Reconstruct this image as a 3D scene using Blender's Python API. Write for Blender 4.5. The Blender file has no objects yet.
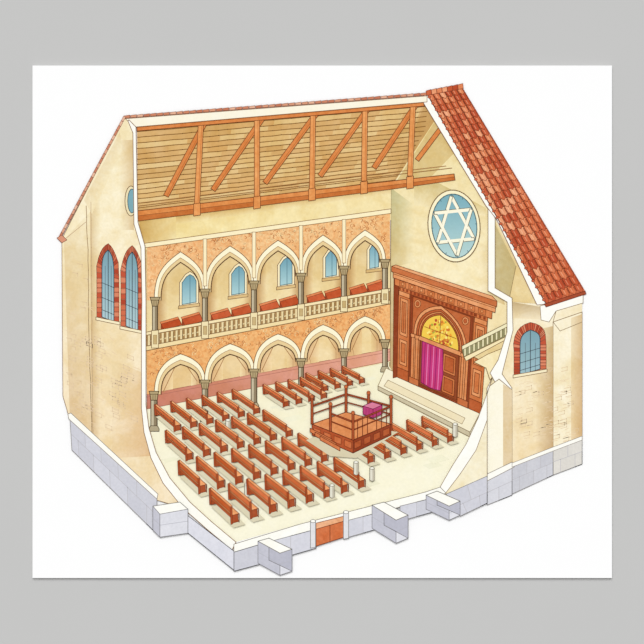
import bpy, math, random
from mathutils import Vector, Matrix
from mathutils.geometry import tessellate_polygon
random.seed(7)
R=random.random
def U(a,b): return a+(b-a)*R()
sc=bpy.context.scene
try:
    sc.view_settings.view_transform='Standard'; sc.view_settings.look='None'
except Exception as e: print(e)
S=0.001; K=0.88
def lin(c,des=0.0):
    o=[]
    for v in c[:3]:
        v=255-(255-v)*1.0
        v=max(0,min(255,v))/255.0
        o.append((v/12.92 if v<=0.04045 else ((v+0.055)/1.055)**2.4)*K)
    return (o[0],o[1],o[2],1.0)
# ---------------- materials
def ink(name,scale,amt,tint,fine=0.05,lo=0.35,hi=0.7,big=0.0,bigtint=(0.90,0.82,0.64)):
    m=bpy.data.materials.new(name); m.use_nodes=True
    nt=m.node_tree; N=nt.nodes; L=nt.links
    b=N['Principled BSDF']; b.inputs['Roughness'].default_value=0.95
    b.inputs['Specular IOR Level'].default_value=0.0
    at=N.new('ShaderNodeAttribute'); at.attribute_name='Col'
    tc=N.new('ShaderNodeTexCoord')
    src=at.outputs['Color']
    def layer(src,scale,amt,tint,lo,hi,off):
        mp=N.new('ShaderNodeMapping'); mp.inputs['Location'].default_value=(off,off*2,off)
        L.new(tc.outputs['Object'],mp.inputs['Vector'])
        n=N.new('ShaderNodeTexNoise'); n.inputs['Scale'].default_value=scale; n.inputs['Detail'].default_value=5; n.inputs['Roughness'].default_value=0.6; n.inputs['Distortion'].default_value=0.6
        L.new(mp.outputs['Vector'],n.inputs['Vector'])
        mr=N.new('ShaderNodeMapRange'); mr.inputs['From Min'].default_value=lo; mr.inputs['From Max'].default_value=hi
        mr.inputs['To Min'].default_value=0; mr.inputs['To Max'].default_value=amt
        L.new(n.outputs['Fac'],mr.inputs['Value'])
        mx=N.new('ShaderNodeMixRGB'); mx.blend_type='MULTIPLY'
        mx.inputs['Color2'].default_value=(tint[0],tint[1],tint[2],1)
        L.new(mr.outputs['Result'],mx.inputs['Fac']); L.new(src,mx.inputs['Color1'])
        return mx.outputs['Color']
    if amt>0: src=layer(src,scale,amt,tint,lo,hi,0)
    if big>0: src=layer(src,24,big,bigtint,0.46,0.60,3.1)
    n2=N.new('ShaderNodeTexNoise'); n2.inputs['Scale'].default_value=420; n2.inputs['Detail'].default_value=2
    L.new(tc.outputs['Object'],n2.inputs['Vector'])
    mr2=N.new('ShaderNodeMapRange'); mr2.inputs['From Min'].default_value=0.3; mr2.inputs['From Max'].default_value=0.7
    mr2.inputs['To Min'].default_value=1-fine; mr2.inputs['To Max'].default_value=1+fine
    L.new(n2.outputs['Fac'],mr2.inputs['Value'])
    mm=N.new('ShaderNodeMixRGB'); mm.blend_type='MULTIPLY'; mm.inputs['Fac'].default_value=1
    L.new(src,mm.inputs['Color1']); L.new(mr2.outputs['Result'],mm.inputs['Color2'])
    L.new(mm.outputs['Color'],b.inputs['Base Color'])
    return m
MATS=[ink('ink_wash',75,0.7,(0.93,0.86,0.70),0.035,big=0.6),
      ink('ink_line',80,0.0,(1,1,1),0.0),
      ink('ink_ornament',300,0.7,(0.86,0.58,0.38),0.08,0.42,0.66,big=0.35,bigtint=(0.92,0.70,0.52)),
      ink('ink_wood',130,0.7,(0.84,0.62,0.42),0.08,big=0.25),
      ink('ink_pale',70,0.5,(0.97,0.95,0.85),0.02),
      ink('ink_stone',90,0.55,(0.90,0.91,0.93),0.04)]
WASH,LINE,ORN,WOOD,PALE,STONE=range(6)
# ---------------- poster object + drawing engine
Z=[1.0]; DZ=2.0e-6; YB=-0.0035
cur=None; parts=[]
class Part:
    def __init__(s,name): s.name=name; s.v=[]; s.f=[]; s.c=[]; s.m=[]
def part(name):
    global cur
    cur=Part(name); parts.append(cur)
def addv(p,z):
    cur.v.append(((p[0]-322)*S,YB-z*DZ,(322-p[1])*S)); return len(cur.v)-1
batching=[False]
def jit(c,a): 
    d=U(-a,a); return (c[0]+d,c[1]+d,c[2]+d)
def fill(pts,col,mat=WASH,ol=None,lw=0.6,close=True):
    if not batching[0]: Z[0]+=1
    z=Z[0]
    idx=[addv(p,z) for p in pts]
    tr=tessellate_polygon([[Vector((p[0],-p[1],0)) for p in pts]])
    for t in tr:
        a,b,c=[idx[i] for i in t]
        pa,pb,pc=[pts[i] for i in t]
        cr=(pb[0]-pa[0])*(pc[1]-pa[1])-(pb[1]-pa[1])*(pc[0]-pa[0])
        if abs(cr)<1e-6: continue
        if cr>0: a,b,c=a,c,b
        cur.f.append((a,b,c)); cur.m.append(mat)
        if callable(col):
            q=[pa,pb,pc] if cr<=0 else [pa,pc,pb]
            cur.c+= [lin(col(*k)) for k in q]
        else: cur.c+=[lin(col)]*3
    if ol: line(list(pts)+([pts[0]] if close else []),ol,lw)
def line(pts,col=(90,60,45),w=0.6,wob=0.0):
    z=Z[0]+0.5; l=lin(col)
    if wob:
        q=[]
        for a,b in zip(pts[:-1],pts[1:]):
            n=max(1,int(math.hypot(b[0]-a[0],b[1]-a[1])/9))
            for i in range(n):
                t=i/n; q.append((a[0]+(b[0]-a[0])*t+U(-wob,wob),a[1]+(b[1]-a[1])*t+U(-wob,wob)))
        q.append(pts[-1]); pts=q
    for a,b in zip(pts[:-1],pts[1:]):
        dx,dy=b[0]-a[0],b[1]-a[1]; d=math.hypot(dx,dy)
        if d<1e-5: continue
        nx,ny=-dy/d*w/2,dx/d*w/2; ex,ey=dx/d*w*0.3,dy/d*w*0.3
        q=[(a[0]+nx-ex,a[1]+ny-ey),(b[0]+nx+ex,b[1]+ny+ey),(b[0]-nx+ex,b[1]-ny+ey),(a[0]-nx-ex,a[1]-ny-ey)]
        i=[addv(p,z) for p in q]
        cur.f.append(tuple(i)); cur.m.append(LINE); cur.c+=[l]*4
def lerp(a,b,t): return tuple(x+(y-x)*t for x,y in zip(a,b))
def homog(p00,p10,p11,p01):
    x0,y0=p00;x1,y1=p10;x2,y2=p11;x3,y3=p01
    sx=x0-x1+x2-x3; sy=y0-y1+y2-y3
    dx1=x1-x2;dx2=x3-x2;dy1=y1-y2;dy2=y3-y2
    den=dx1*dy2-dx2*dy1
    g=(sx*dy2-dx2*sy)/den; h=(dx1*sy-sx*dy1)/den
    a=x1-x0+g*x1;b=x3-x0+h*x3;d=y1-y0+g*y1;e=y3-y0+h*y3
    def f(u,v):
        w=g*u+h*v+1
        return ((a*u+b*v+x0)/w,(d*u+e*v+y0)/w)
    return f
def grad(H,cs,mat=WASH,n=8):
    Z[0]+=1; z=Z[0]
    for i in range(n):
        for j in range(n):
            q=[(i/n,j/n),(i/n,(j+1)/n),((i+1)/n,(j+1)/n),((i+1)/n,j/n)]
            ids=[addv(H(*k),z) for k in q]
            cur.f.append(tuple(ids)); cur.m.append(mat)
            for (u,v) in q:
                cur.c.append(lin(lerp(lerp(cs[0],cs[1],u),lerp(cs[3],cs[2],u),v)))
def beam(a,b,w,col,mat=WOOD,ol=(126,70,38),lw=0.6,w2=None):
    dx,dy=b[0]-a[0],b[1]-a[1]; d=math.hypot(dx,dy); w2=w2 or w
    nx,ny=-dy/d,dx/d
    fill([(a[0]+nx*w/2,a[1]+ny*w/2),(b[0]+nx*w2/2,b[1]+ny*w2/2),(b[0]-nx*w2/2,b[1]-ny*w2/2),(a[0]-nx*w/2,a[1]-ny*w/2)],col,mat,ol,lw)
def ell(cx,cy,rx,ry,n=28,rot=0,a0=0,a1=2*math.pi):
    o=[]
    for i in range(n):
        t=a0+(a1-a0)*i/n; x=rx*math.cos(t);y=ry*math.sin(t)
        o.append((cx+x*math.cos(rot)-y*math.sin(rot),cy+x*math.sin(rot)+y*math.cos(rot)))
    return o
BR=(112,72,46)
def up(p,h): return (p[0],p[1]-h)
def dn(p,h): return (p[0],p[1]+h)

# ---------------- art: floor
part('printed_floor')
floorH=homog((98,420),(388,361),(565,450),(228,548))
cutL=[(146,405),(149,428),(156,452),(170,478),(190,502),(212,522),(236,542)]
cutR=[(440,487),(452,466),(466,444),(478,418),(486,396),(492,378)]
fill([(147,400),(388,352),(492,378)]+cutR[::-1][1:]+[(425,492),(300,524)]+cutL[::-1],
     lambda x,y:lerp((246,240,208),(252,248,224),min(1,max(0,(y-370)/120))),PALE)
def curveX(y):
    for a,b in zip(cutL[:-1],cutL[1:]):
        if a[1]<=y<=b[1]: return a[0]+(b[0]-a[0])*(y-a[1])/(b[1]-a[1])
    return 146 if y<405 else 236
def curveXR(y):
    c=[(492,378)]+cutR[::-1][1:]
    for a,b in zip(c[:-1],c[1:]):
        if a[1]<=y<=b[1]: return a[0]+(b[0]-a[0])*(y-a[1])/(b[1]-a[1])
    return 492 if y<378 else 440
def inside(p): 
    return curveX(p[1])+2<p[0]<curveXR(p[1])-4 and p[1]<552-0.285*(p[0]-234)-12 and p[1]>409-(p[0]-147)*0.198
for k in range(60):
    u,v=U(0.05,0.95),U(0.05,0.9); w=U(0.02,0.06)
    q=[floorH(u,v),floorH(u+w,v),floorH(u+w,v+w*0.8),floorH(u,v+w*0.8)]
    if all(inside(p) for p in q): fill(q,jit((244,241,214),3),PALE)

# ---------------- roof underside
part('printed_roof_underside')
RU=homog((137,126),(428,101),(391,188),(138,221))
grad(RU,[(228,196,140),(218,180,124),(218,176,116),(206,162,102)],WASH,6)
fill([(426,101),(443,128),(391,188)],(206,166,108),WASH)
n=19
Z[0]+=1; batching[0]=True
for r in range(n):
    u=0
    while u<0.985:
        w=U(0.05,0.16); u2=min(0.985,u+w)
        fill([RU(u,r/n),RU(u2,r/n),RU(u2,(r+1)/n),RU(u,(r+1)/n)],random.choice([(220,180,122),(230,196,138),(216,176,116),(226,188,128),(232,202,146),(222,180,120)]),WASH)
        u=u2
batching[0]=False
for j in range(1,n):
    v=j/n
    a=RU(0,v); b=RU(1,v)
    b=(b[0]+ (14*(v*2.2) if v<0.3 else 9-9*(v-0.3)/0.7),b[1])
    line([a,b],(140,98,50),0.85,0.25)

# ---------------- ark wall (interior end wall)
part('printed_end_wall')
fill([(439,114),(391,187),(389,364),(392,376),(470,415),(500,380),(512,300),(538,304),(497,222)],
     lambda x,y:lerp((240,222,164),(253,242,206),min(1,max(0,(y-110)/150))),WASH)
grad(homog((391,188),(414,205),(414,262),(390,268)),[(200,196,150),(248,234,190),(250,238,198),(224,208,162)],WASH,4)
grad(homog((414,170),(486,208),(486,216),(414,205)),[(214,196,140),(232,212,156),(253,243,208),(248,236,196)],WASH,4)
grad(homog((390,268),(399,270),(399,382),(389,366)),[(222,208,166),(242,226,184),(222,194,148),(196,168,122)],WASH,4)
grad(homog((476,240),(493,250),(505,305),(482,296)),[(253,243,208),(234,214,164),(228,206,156),(250,236,198)],WASH,4)
fill([(391,190),(437,118),(455,152),(430,178)],(224,200,142),WASH)
line([(391,187),(390,366)],(140,116,78),0.8)
fill([(490,212),(538,304),(512,302),(493,290)],(240,220,170),WASH)
fill([(494,222),(516,266),(509,300),(494,290)],(208,194,148),WASH)
line([(516,266),(509,300)],(150,126,86),0.6)

# ---------------- side wall
xs=[155,205,254,301,344,385]
def yT(x): return 222-(x-138)*36/252
def yA(x): return 246-(x-147)*34/243
def yS(x): return 292-(x-205)*0.165
def yR(x): return 333-(x-150)*0.180
def yRb(x): return 349-(x-150)*0.192
def yS2(x): return 383-(x-205)*0.225
def yF(x): return 419-(x-205)*0.275
def yB(x): return 409-(x-147)*0.198
part('printed_side_wall')
fill([(138,219),(391,184),(391,220),(145,254)],lambda x,y:lerp((252,238,184),(248,232,182),(x-138)/250),WASH)
grad(homog((139,221),(176,216),(176,240),(142,245)),[(208,172,104),(244,224,166),(250,236,188),(224,192,126)],WASH,4)
grad(homog((176,216),(391,187),(391,194),(176,224)),[(220,188,126),(224,194,136),(248,232,184),(250,236,188)],WASH,6)
fill([(143,250),(390,214),(390,305),(146,352)],lambda x,y:lerp((220,190,134),(252,236,190),min(1,max(0,(y-235)/70))),WASH)
fill([(146,340),(390,295),(390,362),(147,409)],lambda x,y:lerp((232,200,146),(250,232,188),min(1,max(0,(x-150)/200))),WASH)
def yW(x): return yB(x)-15+ (x-150)*0.012
fill([(147,yW(147)),(390,yW(390)),(390,yB(390)),(147,yB(147))],lambda x,y:lerp((204,130,110),(234,174,154),(x-147)/240),WASH,(164,106,88),0.6)
line([(147,yW(147)+3),(390,yW(390)+3)],(174,112,96),0.5)
for x0,x1 in zip(xs[:-1],xs[1:]):
    grad(homog((x0,yRb(x0)+8),(x0+18,yRb(x0)+8),(x0+18,yW(x0+18)),(x0,yW(x0))),[(190,140,92),(240,208,158),(248,226,180),(222,176,130)],WASH,3)
    grad(homog((x1-14,yRb(x1)+8),(x1-1,yRb(x1)+8),(x1-1,yW(x1)),(x1-14,yW(x1-14))),[(240,212,162),(186,136,92),(208,158,114),(246,226,180)],WASH,3)
    xm=(x0+x1)/2
    line([(x0+8,yS2(x0)-2),(xm,yRb(xm)+13),(x1-8,yS2(x1)-2)],(166,118,74),0.7)
    line([(x0+9,yS2(x0)-2),(x0+10,yW(x0+10))],(186,142,96),0.5)
    line([(x1-8,yS2(x1)-2),(x1-8,yW(x1-8))],(186,142,96),0.5)
    grad(homog((x0+2,yS(x0)-34),(x0+14,yS(x0)-36),(x0+12,yR(x0)-2),(x0+2,yR(x0))),[(178,136,84),(242,220,168),(246,226,180),(200,158,106)],WASH,3)
    grad(homog((x1-12,yS(x1)-30),(x1-2,yS(x1)-30),(x1-2,yR(x1)-2),(x1-10,yR(x1)-2)),[(246,226,178),(206,168,114),(196,158,110),(246,226,180)],WASH,3)
part('printed_gallery_windows')
for (x,y,w,h) in [(189,290,15,29),(238,281,14,28),(286,272,13,27),(331,264,12,26),(374,256,10,25)]:
    k=-0.16
    o=[(x-w/2-2,y+h/2+2),(x-w/2-2,y-h/4),(x-w/4,y-h/2-1),(x+1,y-h/2-4),(x+w/3,y-h/2-1.5),(x+w/2+2,y-h/4-2),(x+w/2+2,y+h/2+2+k*w)]
    fill(o,(250,236,196),PALE,BR,0.6)
    i=[(x-w/2+.6,y+h/2),(x-w/2+.6,y-h/4),(x-w/4+1,y-h/2+1.5),(x+1,y-h/2-1),(x+w/3-.4,y-h/2+1),(x+w/2-.4,y-h/4-2),(x+w/2-.4,y+h/2+k*w)]
    fill(i,lambda X,Y,y=y:lerp((116,164,180),(176,212,216),min(1,max(0,(Y-y+14)/28))),PALE,(74,106,116),0.7)
    line([(x+1,y-h/2),(x+1,y+h/2)],(90,126,138),0.6)
    fill([(x-w/2-3,y+h/2+1.5),(x+w/2+3,y+h/2+1+k*w),(x+w/2+3,y+h/2+4+k*w),(x-w/2-3,y+h/2+4.5)],(226,196,142),WASH,BR,0.5)
part('printed_gallery_benches')
for x0,x1 in zip(xs[:-1],xs[1:]):
    for k in range(2):
        a=x0+6+k*(x1-x0)*0.42; b=a+(x1-x0)*0.36
        fill([(a,yR(a)-7-k),(b,yR(b)-9-k),(b+3,yR(b)-3),(a+3,yR(a)-1)],jit((204,98,60),14),WOOD,(120,55,34),0.5)
        fill([(a-1,yR(a)-9-k),(b-1,yR(b)-11-k),(b,yR(b)-9-k),(a,yR(a)-7-k)],(232,146,98),WOOD,(120,55,34),0.4)
        fill([(a,yR(a)-7-k),(a,yR(a)+4),(a+3,yR(a)+4),(a+3,yR(a)-1)],(160,74,44),WOOD,(120,55,34),0.4)
def archpath(x0,y0,x1,y1,xa,ya,n=10,full=0.16,cx=0.16):
    L=[];Rr=[]
    w=(x1-x0)
    for i in range(n+1):
        t=i/n
        for (X,Y,s,o) in ((x0,y0,1,L),(x1,y1,-1,Rr)):
            c1=(X,ya+(1-0.55)*(Y-ya)); c2=(X+s*w*cx,ya+full*(Y-ya))
            o.append(tuple((1-t)**3*P+3*t*(1-t)**2*Q+3*t*t*(1-t)*W_+t**3*E for P,Q,W_,E in zip((X,Y),c1,c2,(xa,ya))))
    return L+Rr[::-1][1:]
def arcade(tname,ytop,yspr,apexf,colA,colB,full):
    part(tname)
    arches=[]
    for x0,x1 in zip(xs[:-1],xs[1:]):
        xm=(x0+x1)/2+0.5
        ap=apexf(xm)
        arches.append((x0,x1,xm,ap,archpath(x0+1,yspr(x0),x1-1,yspr(x1),xm,ap,full=full)))
    for (x0,x1,xm,ap,p) in arches:
        h=len(p)//2
        xl=x0 if x0!=155 else 147
        xr=x1 if x1!=385 else 390
        cf=lambda x,y:lerp(colA,colB,(x-150)/240)
        fill([(xl,ytop(xl)),(xm,ytop(xm))]+[p[i] for i in range(h,-1,-1)]+[(xl,yspr(x0))],cf,ORN)
        fill([(xm,ytop(xm)),(xr,ytop(xr)),(xr,yspr(x1))]+[p[i] for i in range(len(p)-1,h-1,-1)],cf,ORN)
        for q in range(36):
            X=U(xl+3,xr-3); 
            tt=abs(X-xm)/((x1-x0)/2)
            yy=U(ytop(X)+3, ytop(X)+5+ (ap-ytop(xm)-8)+tt*tt*20)
            r=U(1.0,1.9); a=U(0,6); Z[0]+=0.02
            line([(X+r*math.cos(a+j*.9),yy+r*math.sin(a+j*.9)) for j in range(5)],random.choice([(206,128,74),(252,218,162),(216,142,86)]),0.55)
    for (x0,x1,xm,ap,p) in arches:
        inn=archpath(x0+6,yspr(x0),x1-5.4,yspr(x1),xm,ap+8.5,full=full)
        mid=archpath(x0+3,yspr(x0),x1-2.7,yspr(x1),xm,ap+4,full=full)
        out=archpath(x0-0.8,yspr(x0)+1,x1+0.8,yspr(x1)+1,xm,ap-2,full=full)
        for A,B,c in ((out,mid,(254,247,216)),(mid,inn,(234,208,156))):
            Z[0]+=1; batching[0]=True
            for i in range(len(A)-1):
                fill([A[i],A[i+1],B[i+1],B[i]],c,PALE)
            batching[0]=False
        line(out,(130,88,56),0.7); line(mid,(166,122,80),0.5); line(inn,(98,64,40),0.95)
    return arches
def column(x,yt,yb,w,cap=5):
    fill([(x-w/2,yt),(x+w/2,yt),(x+w/2,yb),(x-w/2,yb)],(202,190,160),STONE)
    fill([(x-0.2,yt),(x+w/2,yt),(x+w/2,yb),(x-0.2,yb)],(148,132,104),STONE)
    line([(x-w/2,yt),(x-w/2,yb)],(84,70,52),0.8); line([(x+w/2,yt),(x+w/2,yb)],(76,62,44),0.9)
    fill([(x-cap,yt-4),(x+cap,yt-4),(x+cap*0.8,yt-1),(x+w/2,yt+5),(x-w/2,yt+5),(x-cap*0.8,yt-1)],(184,164,122),STONE,(84,64,42),0.7)
    line([(x-cap*0.8,yt-1),(x+cap*0.8,yt-1)],(96,76,48),0.6)
    line([(x-1,yt),(x-1,yt+5)],(106,84,56),0.5);line([(x+1.2,yt),(x+1.2,yt+5)],(106,84,56),0.5)
    fill([(x-w/2-0.4,yb-3),(x+w/2+0.4,yb-3),(x+w/2+2,yb),(x+w/2+2,yb+2.5),(x-w/2-2,yb+2.5),(x-w/2-2,yb)],(184,170,138),STONE,(84,66,46),0.6)
arcade('printed_upper_arcade',yA,yS,lambda x:254-(x-179)*0.118,(246,202,148),(246,202,144),0.26)
fill([(144,yA(144)-3),(391,yA(391)-3),(391,yA(391)+1.5),(144,yA(144)+1.5)],(253,240,200),PALE,(140,100,62),0.6)
for x in xs[1:-1]:
    fill([(x-1.8,yA(x)+1),(x+1.8,yA(x)+1),(x+1.8,yS(x)-6),(x-1.8,yS(x)-6)],(252,238,198),PALE,(150,108,70),0.5)
for x in xs: column(x,yS(x)+1,yR(x)+3,5.0)
arcade('printed_lower_arcade',yRb,yS2,lambda x:356-(x-180)*0.205,(240,184,120),(244,192,130),0.17)
for x in xs:
    if x==155: column(x-1,yS2(x)+1,yF(x)-4,6.2)
    else: column(x,yS2(x)+1,yF(x),5.6 if x<300 else 4.8)
part('printed_gallery_balustrade')
fill([(146,yR(146)),(390,yR(390)),(390,yRb(390)),(146,yRb(146))],(172,138,92),WASH)
nb=0
x=148
while x<386:
    batching[0]=nb>0; nb+=1
    fill([(x,yR(x)+2),(x+2.1,yR(x)+2),(x+2.1,yRb(x)-3),(x,yRb(x)-3)],(238,218,170),PALE)
    x+=4.6
batching[0]=False
x=148
while x<386:
    line([(x+2.3,yR(x)+3),(x+2.3,yRb(x)-4)],(120,90,56),0.6)
    line([(x+2,(yR(x)+yRb(x))/2),(x+4.6,(yR(x)+yRb(x))/2-.8)],(226,204,154),1.2)
    x+=4.6
fill([(146,yR(146)-1.5),(390,yR(390)-1.5),(390,yR(390)+1.6),(146,yR(146)+1.6)],(248,230,184),PALE,(120,84,52),0.6)
fill([(146,yRb(146)-3.6),(390,yRb(390)-2.8),(390,yRb(390)+1),(146,yRb(146)+1)],(244,222,170),PALE,(120,84,52),0.7)
for x in xs:
    fill([(x-3.5,yR(x)-1.5),(x+3.5,yR(x)-2),(x+3.5,yRb(x)),(x-3.5,yRb(x))],(242,226,180),PALE,(120,84,52),0.6)
    fill([(x-1.6,yR(x)+3),(x+1.8,yR(x)+3),(x+1.8,yRb(x)-4),(x-1.6,yRb(x)-4)],(206,182,132),WASH,(150,118,78),0.4)

# ---------------- trusses
part('printed_roof_trusses')
WD=(226,144,82); WL=(238,168,104)
verts=[((201,122),(197,205)),((257,117),(257,197)),((313,112),(312,189)),((365,108),(364,181)),((413,104),(410,176))]
diag=[((204,124),(166,196)),((262,119),(213,190)),((316,114),(265,183)),((367,110),(320,176)),((415,106),(374,168))]
line([(139,206),(350,180),(452,168)],(150,100,54),0.6)
line([(139,203),(350,177),(446,166)],(170,120,70),0.6)
for a,b in diag:
    beam(a,b,5.2,WD); 
    line([(a[0]+1,a[1]),(b[0]+1,b[1])],(190,110,56),0.6)
for a,b in verts:
    beam(a,b,5.2,WL)
    line([(a[0]+1,a[1]),(b[0]+1,b[1])],(200,120,64),0.6)
beam((441,128),(417,160),4.4,WD)
beam((137,129),(424,104),4,WD)
fill([(137,211),(392,181),(454,174),(455,180),(392,189),(137,221)],(230,152,88),WOOD,(126,70,38),0.8)
fill([(137,216),(392,185.2),(454,177),(455,180),(392,189),(137,221)],(206,124,66),WOOD,(146,84,46),0.5)
for x,y in [(197,204),(257,197),(312,189),(364,182),(410,177)]:
    fill([(x-3.4,y),(x+3.4,y-1),(x+3.4,y+11),(x-3.4,y+12)],(236,164,100),WOOD,(126,70,38),0.6)

# ---------------- star window
part('printed_star_window')
fill(ell(454,226,26,36,36,-0.10),(253,244,208),PALE,(126,96,60),0.9)
fill(ell(454.3,226,22.5,32,36,-0.10),lambda x,y:lerp((126,176,190),(186,216,216),min(1,max(0,(y-196)/60))),PALE,(78,104,112),0.9)
def sp(a,r=1.0): 
    t=math.radians(a); x=21.5*r*math.cos(t); y=30*r*math.sin(t); 
    return (454.3+x*math.cos(-.1)-y*math.sin(-.1),226+x*math.sin(-.1)+y*math.cos(-.1))
for base in (-90,90):
    T=[sp(base+120*i) for i in range(3)]
    for a,b in ((0,1),(1,2),(2,0)):
        beam(T[a],T[b],3.2,(253,248,222),PALE,(104,104,94),0.6)
for base in (-90,90):
    T=[sp(base+120*i,0.93) for i in range(3)]
    for a,b in ((0,1),(1,2),(2,0)): beam(lerp(T[a],T[b],.05),lerp(T[a],T[b],.95),1.8,(254,249,228),PALE,None)
for a in range(0,360,30):
    line([sp(a,0.99),sp(a,1.06)],(90,120,125),0.7)

# ---------------- ark
part('printed_torah_ark')
fill([(386,368),(480,413),(470,432),(378,386)],(248,240,212),PALE,(150,126,88),0.6)
fill([(378,386),(470,432),(470,437),(378,390)],(208,196,164),STONE,(130,106,72),0.6)
fill([(388,380),(465,418),(462,424),(384,386)],(240,226,190),PALE,(150,126,88),0.5)
AH=homog((399,270),(489,300),(481,414),(397,377))
OLW=(112,54,30)
def aq(u0,v0,u1,v1,col,mat=WOOD,ol=OLW,lw=0.6):
    fill([AH(u0,v0),AH(u1,v0),AH(u1,v1),AH(u0,v1)],col,mat,ol,lw)
A1=(212,128,78);A2=(190,100,58);A3=(148,70,42);A4=(234,162,110)
fill([AH(0,0.08),(394,277),(393,378),AH(0,1)],A3,WOOD,OLW,0.6)
aq(0,0.06,1,1,A2)
aq(0,0.08,0.14,1,A1); aq(0.86,0.08,1,1,A1)
for a,b in ((0.025,0.115),(0.885,0.975)):
    aq(a,0.24,b,0.58,A4); aq(a+.02,0.27,b-.02,0.55,A1)
    line([AH((a+b)/2,0.28),AH((a+b)/2,0.54)],OLW,0.5)
    aq(a,0.62,b,0.86,A4); aq(a+.02,0.65,b-.02,0.83,A1)
    aq(a-0.025,0.9,b+0.025,1.0,A2)
    aq(a-0.02,0.18,b+0.02,0.22,A4)
aq(-0.05,0.08,1.04,0.145,(220,138,88))
for i in range(9):
    u=0.01+i/9; aq(u,0.09,u+0.075,0.135,A1,WOOD,OLW,0.4); p=AH(u+0.037,0.112); fill(ell(p[0],p[1],1.3,1.6,8),A4,WOOD,OLW,0.35)
for i in range(22):
    u=0.0+i/22; aq(u,0.15,u+0.024,0.172,A3,WOOD,None)
aq(-0.07,0.03,1.07,0.085,(238,170,120))
line([AH(-0.07,0.05),AH(1.07,0.05)],OLW,0.5)
aq(-0.09,-0.01,1.08,0.035,(208,124,78))
fill([AH(-0.09,-0.01),AH(-0.04,-0.035),AH(1.03,-0.04),AH(1.08,-0.01)],(240,180,132),WOOD,(126,66,40),0.6)
aq(0.15,0.18,0.85,1,A3)
aq(0.175,0.19,0.825,0.98,(196,110,66))
def apath(u0,u1,vs,va,n=8):
    o=[]
    for i in range(n+1):
        t=i/n; o.append(((1-t)**2*u0+2*t*(1-t)*u0+t*t*0.5,(1-t)**2*vs+2*t*(1-t)*(va+0.25*(vs-va))+t*t*va))
    for i in range(n-1,-1,-1):
        t=i/n; o.append(((1-t)**2*u1+2*t*(1-t)*u1+t*t*0.5,(1-t)**2*vs+2*t*(1-t)*(va+0.25*(vs-va))+t*t*va))
    return o
def arch(u0,u1,vs,va,vb,col):
    fill([AH(*p) for p in [(u0,vb)]+apath(u0,u1,vs,va)+[(u1,vb)]],col,WOOD,OLW,0.7)
for (u,v) in ((0.23,0.24),(0.77,0.24)):
    p=AH(u,v); fill(ell(p[0],p[1],3.2,4,12),A4,WOOD,OLW,0.5); fill(ell(p[0],p[1],1.8,2.4,10),A2,WOOD,OLW,0.4)
arch(0.195,0.805,0.52,0.185,0.98,(234,164,112))
arch(0.225,0.775,0.52,0.215,0.98,A2)
arch(0.25,0.75,0.52,0.235,0.98,(222,144,92))
arch(0.27,0.73,0.52,0.25,0.98,A2)
fill([AH(*p) for p in apath(0.285,0.715,0.52,0.265)],(244,204,84),PALE,(112,58,30),0.7)
for k in range(90):
    v=U(0.31,0.51); hw=0.2*((v-0.265)/0.255)**0.55
    u=U(0.5-hw*0.85,0.5+hw*0.85)
    p=AH(u,v); fill(ell(p[0],p[1],U(.7,1.5),U(.8,1.7),7),random.choice([(252,232,130),(214,124,56),(236,160,56),(190,84,52),(168,172,70),(248,216,90)]),PALE)
line([AH(0.5,0.27),AH(0.5,0.52)],(150,84,40),0.6); line([AH(0.32,0.42),AH(0.68,0.42)],(150,84,40),0.5)
aq(0.25,0.52,0.75,0.56,A4)
aq(0.28,0.56,0.72,0.97,(152,80,50))
aq(0.55,0.59,0.69,0.76,A1); aq(0.57,0.61,0.67,0.74,A2); aq(0.55,0.79,0.69,0.95,A1); aq(0.57,0.81,0.67,0.93,A2)
fill([AH(0.30,0.56),AH(0.54,0.56),AH(0.555,0.8),AH(0.53,0.95),AH(0.42,0.965),AH(0.30,0.95)],(202,64,130),WASH,(124,30,84),0.7)
for i in range(1,7):
    u=0.30+0.24*i/7
    line([AH(u,0.57),AH(u-0.005,0.95)],(154,38,106) if i%2 else (230,130,180),0.8)
for u in (0.185,0.235,0.765,0.815):
    a,b=AH(u,0.54),AH(u,0.95)
    beam(a,b,2.6,(230,154,102),WOOD,OLW,0.6)
    fill([(a[0]-2.4,a[1]-2),(a[0]+2.4,a[1]-1),(a[0]+1.6,a[1]+2),(a[0]-1.6,a[1]+2)],A4,WOOD,OLW,0.5)
aq(0.15,0.94,0.27,1.0,(204,120,74)); aq(0.73,0.94,0.85,1.0,(204,120,74))

# ---------------- right gallery fragment
part('printed_right_gallery')
fill([(464,352),(509,330),(506,347),(492,374),(484,362),(474,357)],(238,218,168),WASH,(130,96,56),0.6)
fill([(474,362),(488,354),(503,348),(496,372),(490,380),(486,368)],(252,240,200),WASH,(130,96,56),0.6)
fill([(462,346),(509,322),(509,326),(462,350)],(242,234,194),PALE,(110,88,56),0.6)
fill([(462,350),(509,326),(509,336),(464,358)],(150,148,110),WASH,(110,88,56),0.6)
for i in range(10):
    x=464+i*4.5; y=350-(x-462)*0.51
    fill([(x,y),(x+2,y-1),(x+2,y+6.5),(x,y+7.5)],(234,226,184),PALE,(110,94,62),0.4)
fill([(464,357),(508,335.5),(507,339),(466,361)],(248,232,186),PALE,(120,88,54),0.6)

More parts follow.
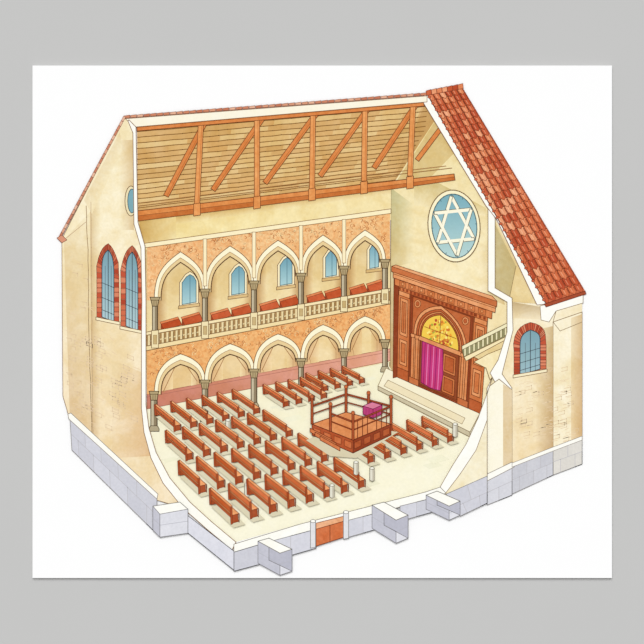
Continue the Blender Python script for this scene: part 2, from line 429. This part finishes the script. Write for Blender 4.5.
# ---------------- right outer wall
part('printed_right_exterior')
WH=(255,254,248)
fill([(511,302),(545,305),(582,296),(582,446),(553,452),(511,472),(487,474),(487,388),(499,377),(508,345)],
     lambda x,y:lerp((252,243,216),(248,230,194),min(1,max(0,(y-320)/140))),WASH)
fill([(553,322),(582,312),(582,446),(553,452)],(253,245,220),WASH,(150,122,88),0.7)
grad(homog((571,318),(582,314),(582,446),(571,449)),[(242,226,190),(222,196,154),(220,188,146),(242,222,186)],WASH,3)
grad(homog((536,330),(553,326),(553,452),(536,459)),[(250,238,206),(212,188,146),(206,176,134),(246,228,194)],WASH,3)
grad(homog((512,302),(548,308),(548,320),(512,318)),[(206,186,150),(214,194,158),(246,232,200),(246,232,200)],WASH,3)
fill([(540,306),(583,294),(583,303),(556,311),(549,322),(541,320)],WH,PALE,(150,126,94),0.6)
line([(556,311),(553,322),(560,331),(582,322)],(150,126,94),0.6)
for k in range(34):
    x,y=U(514,574),U(370,444)
    line([(x,y),(x+6,y-1.6),(x+6,y-5),(x,y-3.5)],(226,200,164),0.5)
for k in range(60):
    x,y=U(515,570),U(380,442); line([(x,y),(x+U(3,7),y-U(.5,2))],(236,212,176),0.5)
fill([(488,207),(495,218),(495,288),(512,298),(513,330),(508,350),(502,374),(512,388),(510,393),(496,384),(490,373),(498,360),(507,332),(507,302),(488,291)],WH,PALE,(150,126,94),0.7)
fill([(487,388),(499,379),(512,390),(512,474),(487,486)],(254,249,230),PALE,(140,116,88),0.7)
fill([(503,384),(512,390),(512,474),(503,479)],(232,212,176),WASH)
def stones(Hq,nu,nv,c=(214,214,220),off=True):
    for j in range(nv):
        for i in range(-1,nu):
            a=max(0,(i+(0.5 if (off and j%2) else 0))/nu); b=min(1,(i+1+(0.5 if (off and j%2) else 0))/nu)
            if a>=b: continue
            Z[0]+=1; batching[0]=True
            fill([Hq(a,j/nv),Hq(b,j/nv),Hq(b,(j+1)/nv),Hq(a,(j+1)/nv)],jit(c,4),STONE,(192,190,194),0.5)
    batching[0]=False
    line([Hq(0,0),Hq(1,0),Hq(1,1),Hq(0,1),Hq(0,0)],(142,138,136),0.6)
stones(homog((553,449),(582,439),(582,464),(553,475)),2,2,(226,222,214))
stones(homog((512,466),(553,450),(553,475),(512,494)),3,2,(208,208,214))
stones(homog((487,480),(512,467),(512,495),(487,505)),1,2,(220,220,226))
fill([(485,478),(487,474),(512,462),(514,467),(487,481)],WH,PALE,(140,130,120),0.6)
fill([(512,463),(553,447),(582,436),(582,440),(553,451),(512,467)],WH,PALE,(150,140,130),0.5)
def brickwin(il,it,ir,yb0,yb1,ys,ya,th,glass=True):
    xm=(il+ir)/2+0.3
    sk=(yb1-yb0)
    left=[(il,yb0+(ys-yb0)*i/5) for i in range(0,5)]
    right=[(ir,yb0+sk+(ys-yb0)*i/5) for i in range(4,-1,-1)]
    inn=left+archpath(il,ys,ir,ys+sk,xm,ya,5)+right
    out=[]
    for k,(x,y) in enumerate(inn):
        if k<5: out.append((x-th,y))
        elif k>=len(inn)-5: out.append((x+th,y))
        else:
            dx,dy=x-xm,(y-(ys+2)); d=math.hypot(dx,dy) or 1
            out.append((x+dx/d*th*1.1,y+dy/d*th*1.25))
    fill(out,(222,148,118),WASH,(132,66,48),0.7)
    Z[0]+=1; batching[0]=True
    for i in range(len(inn)-1):
        for s in range(2):
            t0,t1=s/2,(s+1)/2-0.06
            a,b,c,d=lerp(inn[i],inn[i+1],t0),lerp(inn[i],inn[i+1],t1),lerp(out[i],out[i+1],t1),lerp(out[i],out[i+1],t0)
            fill([a,b,c,d],random.choice([(200,90,62),(214,114,80),(182,74,50),(224,138,104)]),STONE,(152,78,58),0.4)
    batching[0]=False
    fill(inn,lambda x,y:lerp((138,174,186),(176,204,210),(y-ys)/50),PALE,(66,74,82),0.8)
    line([(xm,ya+1),(xm,(yb0+yb1)/2)],(80,90,98),0.8)
    for f in (0.3,0.6,0.85):
        y=ys+(yb0-ys)*f; line([(il,y),(ir,y+sk)],(80,90,98),0.6)
    for s in (-1,1):
        line([(xm+s*(ir-il)/4,ys-2),(xm+s*(ir-il)/4,(yb0+yb1)/2)],(100,112,120),0.5)
    fill([(il-th-1,yb0),(ir+th+1,yb1),(ir+th+1,yb1+3),(il-th-1,yb0+3)],(248,236,200),PALE,(130,96,64),0.6)
brickwin(520,0,540,375,369,345,330,6)

part('printed_tiled_roof')
RH=homog((427,95),(462,87),(585,291),(544,304))
grad(RH,[(204,110,76)]*4,WOOD,4)
nr,nc=30,6
cols=[(218,120,80),(204,100,66),(230,144,102),(194,88,58),(224,132,92),(240,168,128),(210,110,74)]
for j in range(nr-1,-1,-1):
    Z[0]+=1; batching[0]=True
    for i in range(nc):
        u0=i/nc; u1=(i+0.97)/nc; v0=j/nr; v1=(j+1.15)/nr; um=(u0+u1)/2
        sag=0.35/nr
        if j==nr-1: v1=(j+1)/nr
        c=random.choice(cols)
        fill([RH(u0,v0),RH(u1,v0),RH(u1,v1-sag),RH(um,v1+sag*0.2),RH(u0,v1-sag)],c,WOOD,(142,66,44),0.5)
        line([RH(um-0.02,v0+0.25/nr),RH(um-0.02,v1-sag)],lerp(c,(250,200,165),0.4),0.9)
        line([RH(u1-0.02,v0+0.2/nr),RH(u1-0.02,v1-sag)],(150,70,46),0.8)
    batching[0]=False
    line([RH(i/nc,j/nr) for i in range(nc+1)],(150,72,50),0.5)
fill([(421,97),(427,94),(546,304),(537,305),(497,220),(486,206),(424,104)],WH,PALE,(140,96,72),0.6)
line([(427,94),(546,304)],(146,70,48),0.9)
for i in range(33):
    p=lerp((427,94),(545,303),(i+0.5)/33)
    fill(ell(p[0]+0.5,p[1],1.6,1.3,7),(206,106,74),WOOD,(136,62,42),0.4)
fill([RH(0,1),RH(1,1),(586,294),(546,307)],(170,84,58),WOOD,(116,50,34),0.6)
part('printed_roof_ridge')
a,b=(124,117),(427,94)
fill([(123,119),(427,96),(427,102),(136,127),(122,121)],(253,247,228),PALE,(150,106,74),0.6)
N=46
for i in range(N):
    p,q=lerp(a,b,i/N),lerp(a,b,(i+0.9)/N)
    batching[0]=i>0
    fill([(p[0],p[1]-1.0),(q[0],q[1]-1.4),(q[0],q[1]+1.3),(p[0],p[1]+1.1)],random.choice([(220,156,124),(210,136,104),(232,180,150),(200,122,92)]),STONE,(136,84,64),0.4)
batching[0]=False
for i in range(7):
    p,q=lerp((426,93),(463,86),i/7),lerp((426,93),(463,86),(i+0.95)/7)
    fill([(p[0],p[1]-2),(q[0],q[1]-2.5),(q[0]+0.5,q[1]+2.5),(p[0]+.5,p[1]+2.5)],random.choice(cols),WOOD,(142,66,44),0.5)

# ---------------- left gable exterior wall
part('printed_left_exterior_wall')
cutI=[(129,120),(136,127),(138,222),(145,246),(146,300),(146,340),(146,405)]+cutL[1:]
cutO=[(128,121),(133,133),(134,224),(141,248),(142,300),(141.5,340),(141.5,408),(144,432),(151,458),(163,483),(183,508),(208,530),(232,550)]
GW=[(124,118),(63,237),(62,241),(63,396),(70,420),(157,500)]+cutO[::-1][2:]
fill(GW,lambda x,y:lerp((253,244,214),(249,232,200),min(1,max(0,(y-200)/200))),WASH,(150,116,82),0.6)
grad(homog((64,240),(90,212),(92,440),(70,420)),[(242,226,190),(248,236,202),(236,212,174),(228,202,164)],WASH,5)
grad(homog((90,212),(100,196),(100,446),(92,438)),[(226,204,162),(252,242,210),(248,230,198),(218,190,150)],WASH,4)
grad(homog((112,360),(141,372),(150,456),(112,458)),[(248,234,202),(240,216,178),(234,202,164),(246,226,192)],WASH,4)
grad(homog((120,140),(134,140),(134,230),(120,230)),[(252,242,214),(226,202,160),(226,202,160),(252,242,210)],WASH,4)
grad(homog((84,200),(120,132),(122,150),(92,214)),[(242,228,194),(242,228,194),(254,246,218),(248,234,196)],WASH,3)
line([(86,206),(88,250),(89,330),(92,436)],(166,138,102),0.7,0.3)
line([(91,202),(93,440)],(194,166,130),0.5,0.3)
line([(64,240),(86,222)],(186,154,122),0.5)
Z[0]+=1
for k in range(44):
    x,y=U(66,132),U(335,425)
    if y>405+(x-66): continue
    line([(x,y),(x+6,y+2.5),(x+6,y+6),(x,y+3.5),(x,y)],(228,202,168),0.5)
Z[0]+=1
for k in range(80):
    x,y=U(66,134),U(300,430)
    if y>402+(x-66): continue
    line([(x,y),(x+U(3,7),y+U(1,4))],(234,208,172),0.5)
for k in range(12):
    x,y=U(66,84),U(262,400)
    line([(x,y),(x+5,y+1),(x+5,y+4)],(222,194,158),0.5)
stones(homog((70,417),(157,496),(157,534),(72,450)),5,2,(212,212,220))
fill([(68,414),(71,413),(158,494),(157,499),(69,419)],WH,PALE,(150,140,130),0.6)
fill(ell(131,201,6,15,20),(238,224,184),PALE,(130,96,64),0.7)
fill(ell(132,201,4.2,12,20),(128,172,184),PALE,(74,100,110),0.7)
brickwin(102,0,114,317,322,268,250,5)
brickwin(126,0,138,326,331,272,252,5)
fill(cutI+cutO[::-1],WH,PALE,(150,116,86),0.7)
n=26
for i in range(n):
    p,q=lerp((125,117),(60,238),i/n),lerp((125,117),(60,238),(i+0.92)/n)
    batching[0]=i>0
    fill([(p[0]-1.4,p[1]-0.8),(q[0]-1.4,q[1]-0.7),(q[0]+0.7,q[1]+0.5),(p[0]+0.7,p[1]+0.3)],random.choice([(222,164,134),(212,142,112),(232,184,156),(204,132,104)]),STONE,(146,98,78),0.35)
batching[0]=False
fill([(57,238),(62,235),(67,240),(62,243)],(220,152,122),STONE,(126,70,52),0.5)

# ---------------- pews
part('printed_pews')
def pt(u,v,h):
    x,y=floorH(u,v); s=(y-235)/215
    return (x,y-h*s)
OP=(116,54,32)
def pew(u,v0,v1,du=0.018):
    if not (inside(floorH(u-.004,v0)) and inside(floorH(u,v1)) and inside(floorH(u+du,v1))): return
    fill([floorH(u-0.004,v0+.012),floorH(u+du+.008,v0+.012),floorH(u+du+.008,v1+.02),floorH(u-0.004,v1+.02)],(220,212,184),PALE)
    c=jit((210,112,66),16)
    for v in (v0+.004,v1-.004):
        fill([pt(u,v,0),pt(u+du,v,0),pt(u+du*.9,v,6),pt(u+.002,v,6)],(172,86,52),WOOD,OP,0.4)
    fill([pt(u,v0,6.5),pt(u+du,v0,6.5),pt(u+du,v1,6.5),pt(u,v1,6.5)],jit((240,170,116),10),WOOD,OP,0.5)
    fill([pt(u-.001,v0,8),pt(u-0.004,v0,13),pt(u-0.004,v1,13),pt(u-.001,v1,8)],c,WOOD,OP,0.6)
    fill([pt(u-.001,v0,4.5),pt(u-0.001,v0,6.5),pt(u-0.001,v1,6.5),pt(u-.001,v1,4.5)],(190,100,60),WOOD,OP,0.4)
    fill([pt(u-0.004,v0,13),pt(u+0.001,v0,13.6),pt(u+0.001,v1,13.6),pt(u-0.004,v1,13)],(242,176,124),WOOD,OP,0.4)
    for v in (v0,v1):
        fill([pt(u-0.003,v,0),pt(u+0.002,v,0),pt(u+0.0,v,13),pt(u-0.005,v,13)],(172,84,50),WOOD,OP,0.4)
    line([pt(u+du,v1,6.5),pt(u+du,v1,0)],OP,0.9)
def post(x,y,h=12):
    w=2.3
    fill([(x-w,y-h),(x+w,y-h),(x+w,y),(x,y+1.2),(x-w,y)],(230,226,208),STONE,(120,110,94),0.6)
    fill([(x+0.4,y-h),(x+w,y-h),(x+w,y),(x+0.4,y+1)],(198,190,170),STONE)
    fill(ell(x,y-h,w,1.2,12),(250,248,236),PALE,(120,110,94),0.5)
def block(u0,u1,n,v0,v1):
    for i in range(n-1,-1,-1): pew(u0+(u1-u0)*i/(n-1),v0,v1)
block(0.665,0.80,4,0.04,0.16)
block(0.50,0.63,4,0.07,0.22)
block(0.055,0.40,8,0.06,0.225)
post(228,432)
block(0.055,0.40,8,0.295,0.455)
post(268,455)
block(0.055,0.40,8,0.535,0.68)
post(247,496)
block(0.055,0.40,8,0.755,0.89)
post(332,497); post(356,474)
block(0.50,0.76,6,0.62,0.76)
post(455,436); post(372,480)

# ---------------- bimah
part('printed_bimah')
fill([(306,440),(350,424),(398,432),(356,458),(330,456)],(218,208,178),PALE)
A,B,C,D=(312,424),(346,412),(391,424),(353,440)
fill([A,D,dn(D,13),dn(A,11)],(184,92,56),WOOD,(94,40,24),0.7)
fill([D,C,dn(C,11),dn(D,13)],(150,70,44),WOOD,(94,40,24),0.7)
for i in range(4):
    t0,t1=i/4+.04,(i+1)/4-.04
    p,q=lerp(A,D,t0),lerp(A,D,t1); fill([dn(p,3),dn(q,3),dn(q,9.5),dn(p,9)],(210,120,76),WOOD,(104,46,28),0.4)
    p,q=lerp(D,C,t0),lerp(D,C,t1); fill([dn(p,3),dn(q,3),dn(q,9),dn(p,9.5)],(186,98,60),WOOD,(104,46,28),0.4)
fill([A,B,C,D],(228,152,100),WOOD,(104,46,28),0.8)
for k in range(3):
    fill([(310+k*5,428+k*4),(332+k*4,439+k*4),(332+k*4,443+k*4),(310+k*5,432+k*4)],(218,132,86),WOOD,(94,40,24),0.6)
def rail(p,q,h,w=1.6): beam(up(p,h),up(q,h),w,(160,78,48),WOOD,(86,36,20),0.4)
def ppost(p,h=27):
    beam(p,up(p,h),2.4,(174,88,54),WOOD,(86,36,20),0.5); fill(ell(p[0],p[1]-h-1.2,1.9,2.0,9),(202,114,72),WOOD,(86,36,20),0.4)
rail(A,B,18);rail(B,C,18);rail(A,B,10,1);rail(B,C,10,1)
for p in (B,lerp(B,C,.5)): ppost(p,24)
fill([(363,406),(372,402),(382,405),(382,414),(373,418),(363,414)],(188,68,122),WASH,(104,26,66),0.7)
fill([(363,406),(372,402),(382,405),(373,409)],(222,132,168),WASH,(104,26,66),0.6)
line([(373,409),(373,418)],(124,30,78),0.7)
for x in (366,369,376,379): line([(x,409),(x,416)],(150,46,102),0.5)
rail(C,lerp(C,D,.5),18);rail(D,lerp(D,A,.55),18);rail(D,lerp(D,C,.5),18)
rail(C,lerp(C,D,.5),10,1);rail(D,lerp(D,A,.55),10,1);rail(D,lerp(D,C,.5),10,1)
for t in (.12,.25,.38,.62,.75,.88):
    p=lerp(C,D,t); line([up(p,18),p],(120,56,32),0.8)
for p in (A,C,D,lerp(D,A,.55)): ppost(p,26)

# ---------------- front foundations
part('printed_foundations')
fill([(492,378),(486,396),(478,418),(466,444),(452,466),(440,487),(434,494),(444,495),(460,474),(476,450),(487,424),(487,388)],WH,PALE,(150,126,98),0.6)
fill([(487,420),(487,476),(462,488),(444,495),(460,474),(476,450)],(250,243,218),WASH,(150,126,98),0.6)
stones(homog((446,494),(487,476),(487,503),(460,516)),2,2,(212,212,220))
fill([(234,544),(300,524),(425,492),(440,487),(446,493),(430,499),(345,521),(316,529),(264,543),(234,552)],WH,PALE,(140,130,115),0.6)
stones(homog((186,514),(234,551),(234,570),(187,532)),1,1,(222,222,230))
stones(homog((234,552),(264,543),(264,563),(234,571)),1,1,(210,210,218))
stones(homog((264,543),(316,529),(316,548),(264,563)),2,1,(214,214,222))
stones(homog((345,521),(380,512),(380,528),(345,538)),2,1,(218,218,226))
stones(homog((400,506),(432,498),(432,512),(400,521)),2,1,(212,212,220))
fill([(316,529),(344,521),(344,537),(316,546)],(216,124,80),WOOD,(130,66,42),0.7)
fill([(316,523),(344,516),(344,521),(316,529)],(242,186,146),WOOD,(130,66,42),0.6)
line([(330,525),(330,542)],(130,66,42),0.7)
for x,y in ((313,528),(346,519)):
    fill([(x-2.6,y-7),(x+2.6,y-7),(x+2.6,y+19),(x-2.6,y+20)],(228,228,230),STONE,(130,128,126),0.6)
    fill(ell(x,y-7,2.6,1.6,10),WH,PALE,(130,128,126),0.5)
def stub(a,b,c,d,h):
    fill([a,d,dn(d,h),dn(a,h)],(200,200,210),STONE,(140,138,142),0.6)
    fill([d,c,dn(c,h),dn(d,h)],(228,228,234),STONE,(130,128,130),0.6)
    fill([c,b,dn(b,h),dn(c,h)],(190,190,202),STONE,(130,128,130),0.6)
    m=h/2; line([dn(a,m),dn(d,m),dn(c,m)],(184,184,192),0.5)
    fill([a,b,c,d],WH,PALE,(130,126,118),0.7)
fill([(153,506),(180,502),(188,509),(160,514)],WH,PALE,(130,126,118),0.6)
fill([(153,506),(160,514),(160,537),(153,530)],(200,200,210),STONE,(130,128,130),0.6)
fill([(160,514),(188,509),(188,533),(160,537)],(226,226,232),STONE,(130,128,130),0.6)
line([(153,518),(160,525),(188,521)],(184,184,192),0.5)
stub((258,541),(269,538),(292,549),(280,553),22)
stub((372,505),(384,502),(408,515),(396,520),23)
stub((426,495),(437,491),(460,501),(449,506),14)

# ---------------- build meshes
def boxmesh(name,x0,x1,y0,y1,z0,z1,mat):
    import bmesh
    bm=bmesh.new(); bmesh.ops.create_cube(bm,size=1)
    for v in bm.verts:
        v.co=Vector((x0 if v.co.x<0 else x1,y0 if v.co.y<0 else y1,z0 if v.co.z<0 else z1))
    me=bpy.data.meshes.new(name); bm.to_mesh(me); bm.free()
    me.materials.append(mat); o=bpy.data.objects.new(name,me); sc.collection.objects.link(o); return o
def plain(name,c,noise=0.0,nscale=30,rough=0.9):
    m=bpy.data.materials.new(name); m.use_nodes=True; nt=m.node_tree;N=nt.nodes;L=nt.links
    b=N['Principled BSDF']; b.inputs['Roughness'].default_value=rough; b.inputs['Specular IOR Level'].default_value=0.0
    tc=N.new('ShaderNodeTexCoord'); n=N.new('ShaderNodeTexNoise'); n.inputs['Scale'].default_value=nscale; n.inputs['Detail'].default_value=4
    L.new(tc.outputs['Object'],n.inputs['Vector'])
    l=[((v/255+0.055)/1.055)**2.4*K for v in c]+[1]
    mx=N.new('ShaderNodeMixRGB'); mx.inputs['Color1'].default_value=l
    mx.inputs['Color2'].default_value=(l[0]*(1-noise),l[1]*(1-noise),l[2]*(1-noise),1)
    L.new(n.outputs['Fac'],mx.inputs['Fac']); L.new(mx.outputs['Color'],b.inputs['Base Color'])
    return m
paper=plain('poster_paper',(254,254,254),0.01)
poster=boxmesh('poster',(32.5-322)*S,(612-322)*S,YB,-0.0005,(322-578)*S,(322-65.5)*S,paper)
wall=boxmesh('wall_back',-2.2,2.2,0,0.1,-1.4,1.4,plain('wall_paint',(199,199,198),0.03,6))
for p in parts:
    me=bpy.data.meshes.new(p.name); me.from_pydata(p.v,[],p.f)
    for m in MATS: me.materials.append(m)
    me.polygons.foreach_set('material_index',p.m)
    ca=me.color_attributes.new('Col','FLOAT_COLOR','CORNER')
    ca.data.foreach_set('color',[x for c in p.c for x in c])
    me.update()
    o=bpy.data.objects.new(p.name,me); sc.collection.objects.link(o); o.parent=poster
# ---------------- light
w=bpy.data.worlds.new('room_ambient'); sc.world=w; w.use_nodes=True
w.node_tree.nodes['Background'].inputs['Color'].default_value=(1,1,1,1)
w.node_tree.nodes['Background'].inputs['Strength'].default_value=0.50
s=bpy.data.lights.new('key_light','SUN'); s.energy=0.65*math.pi/math.cos(math.radians(30)); s.angle=math.radians(40)
so=bpy.data.objects.new('key_light',s); sc.collection.objects.link(so)
so.location=(-0.3,-2,2)
d=Vector((0.08,math.cos(math.radians(30)),-math.sin(math.radians(30))))
so.rotation_euler=d.to_track_quat('-Z','Y').to_euler()
# ---------------- camera
cam=bpy.data.cameras.new('camera'); co=bpy.data.objects.new('camera',cam); sc.collection.objects.link(co)
Dd=3.0; co.location=(0,YB-Dd,0); co.rotation_euler=(math.radians(90),0,0)
cam.sensor_width=36; cam.lens=36*Dd/0.644; cam.clip_start=0.1
sc.camera=co
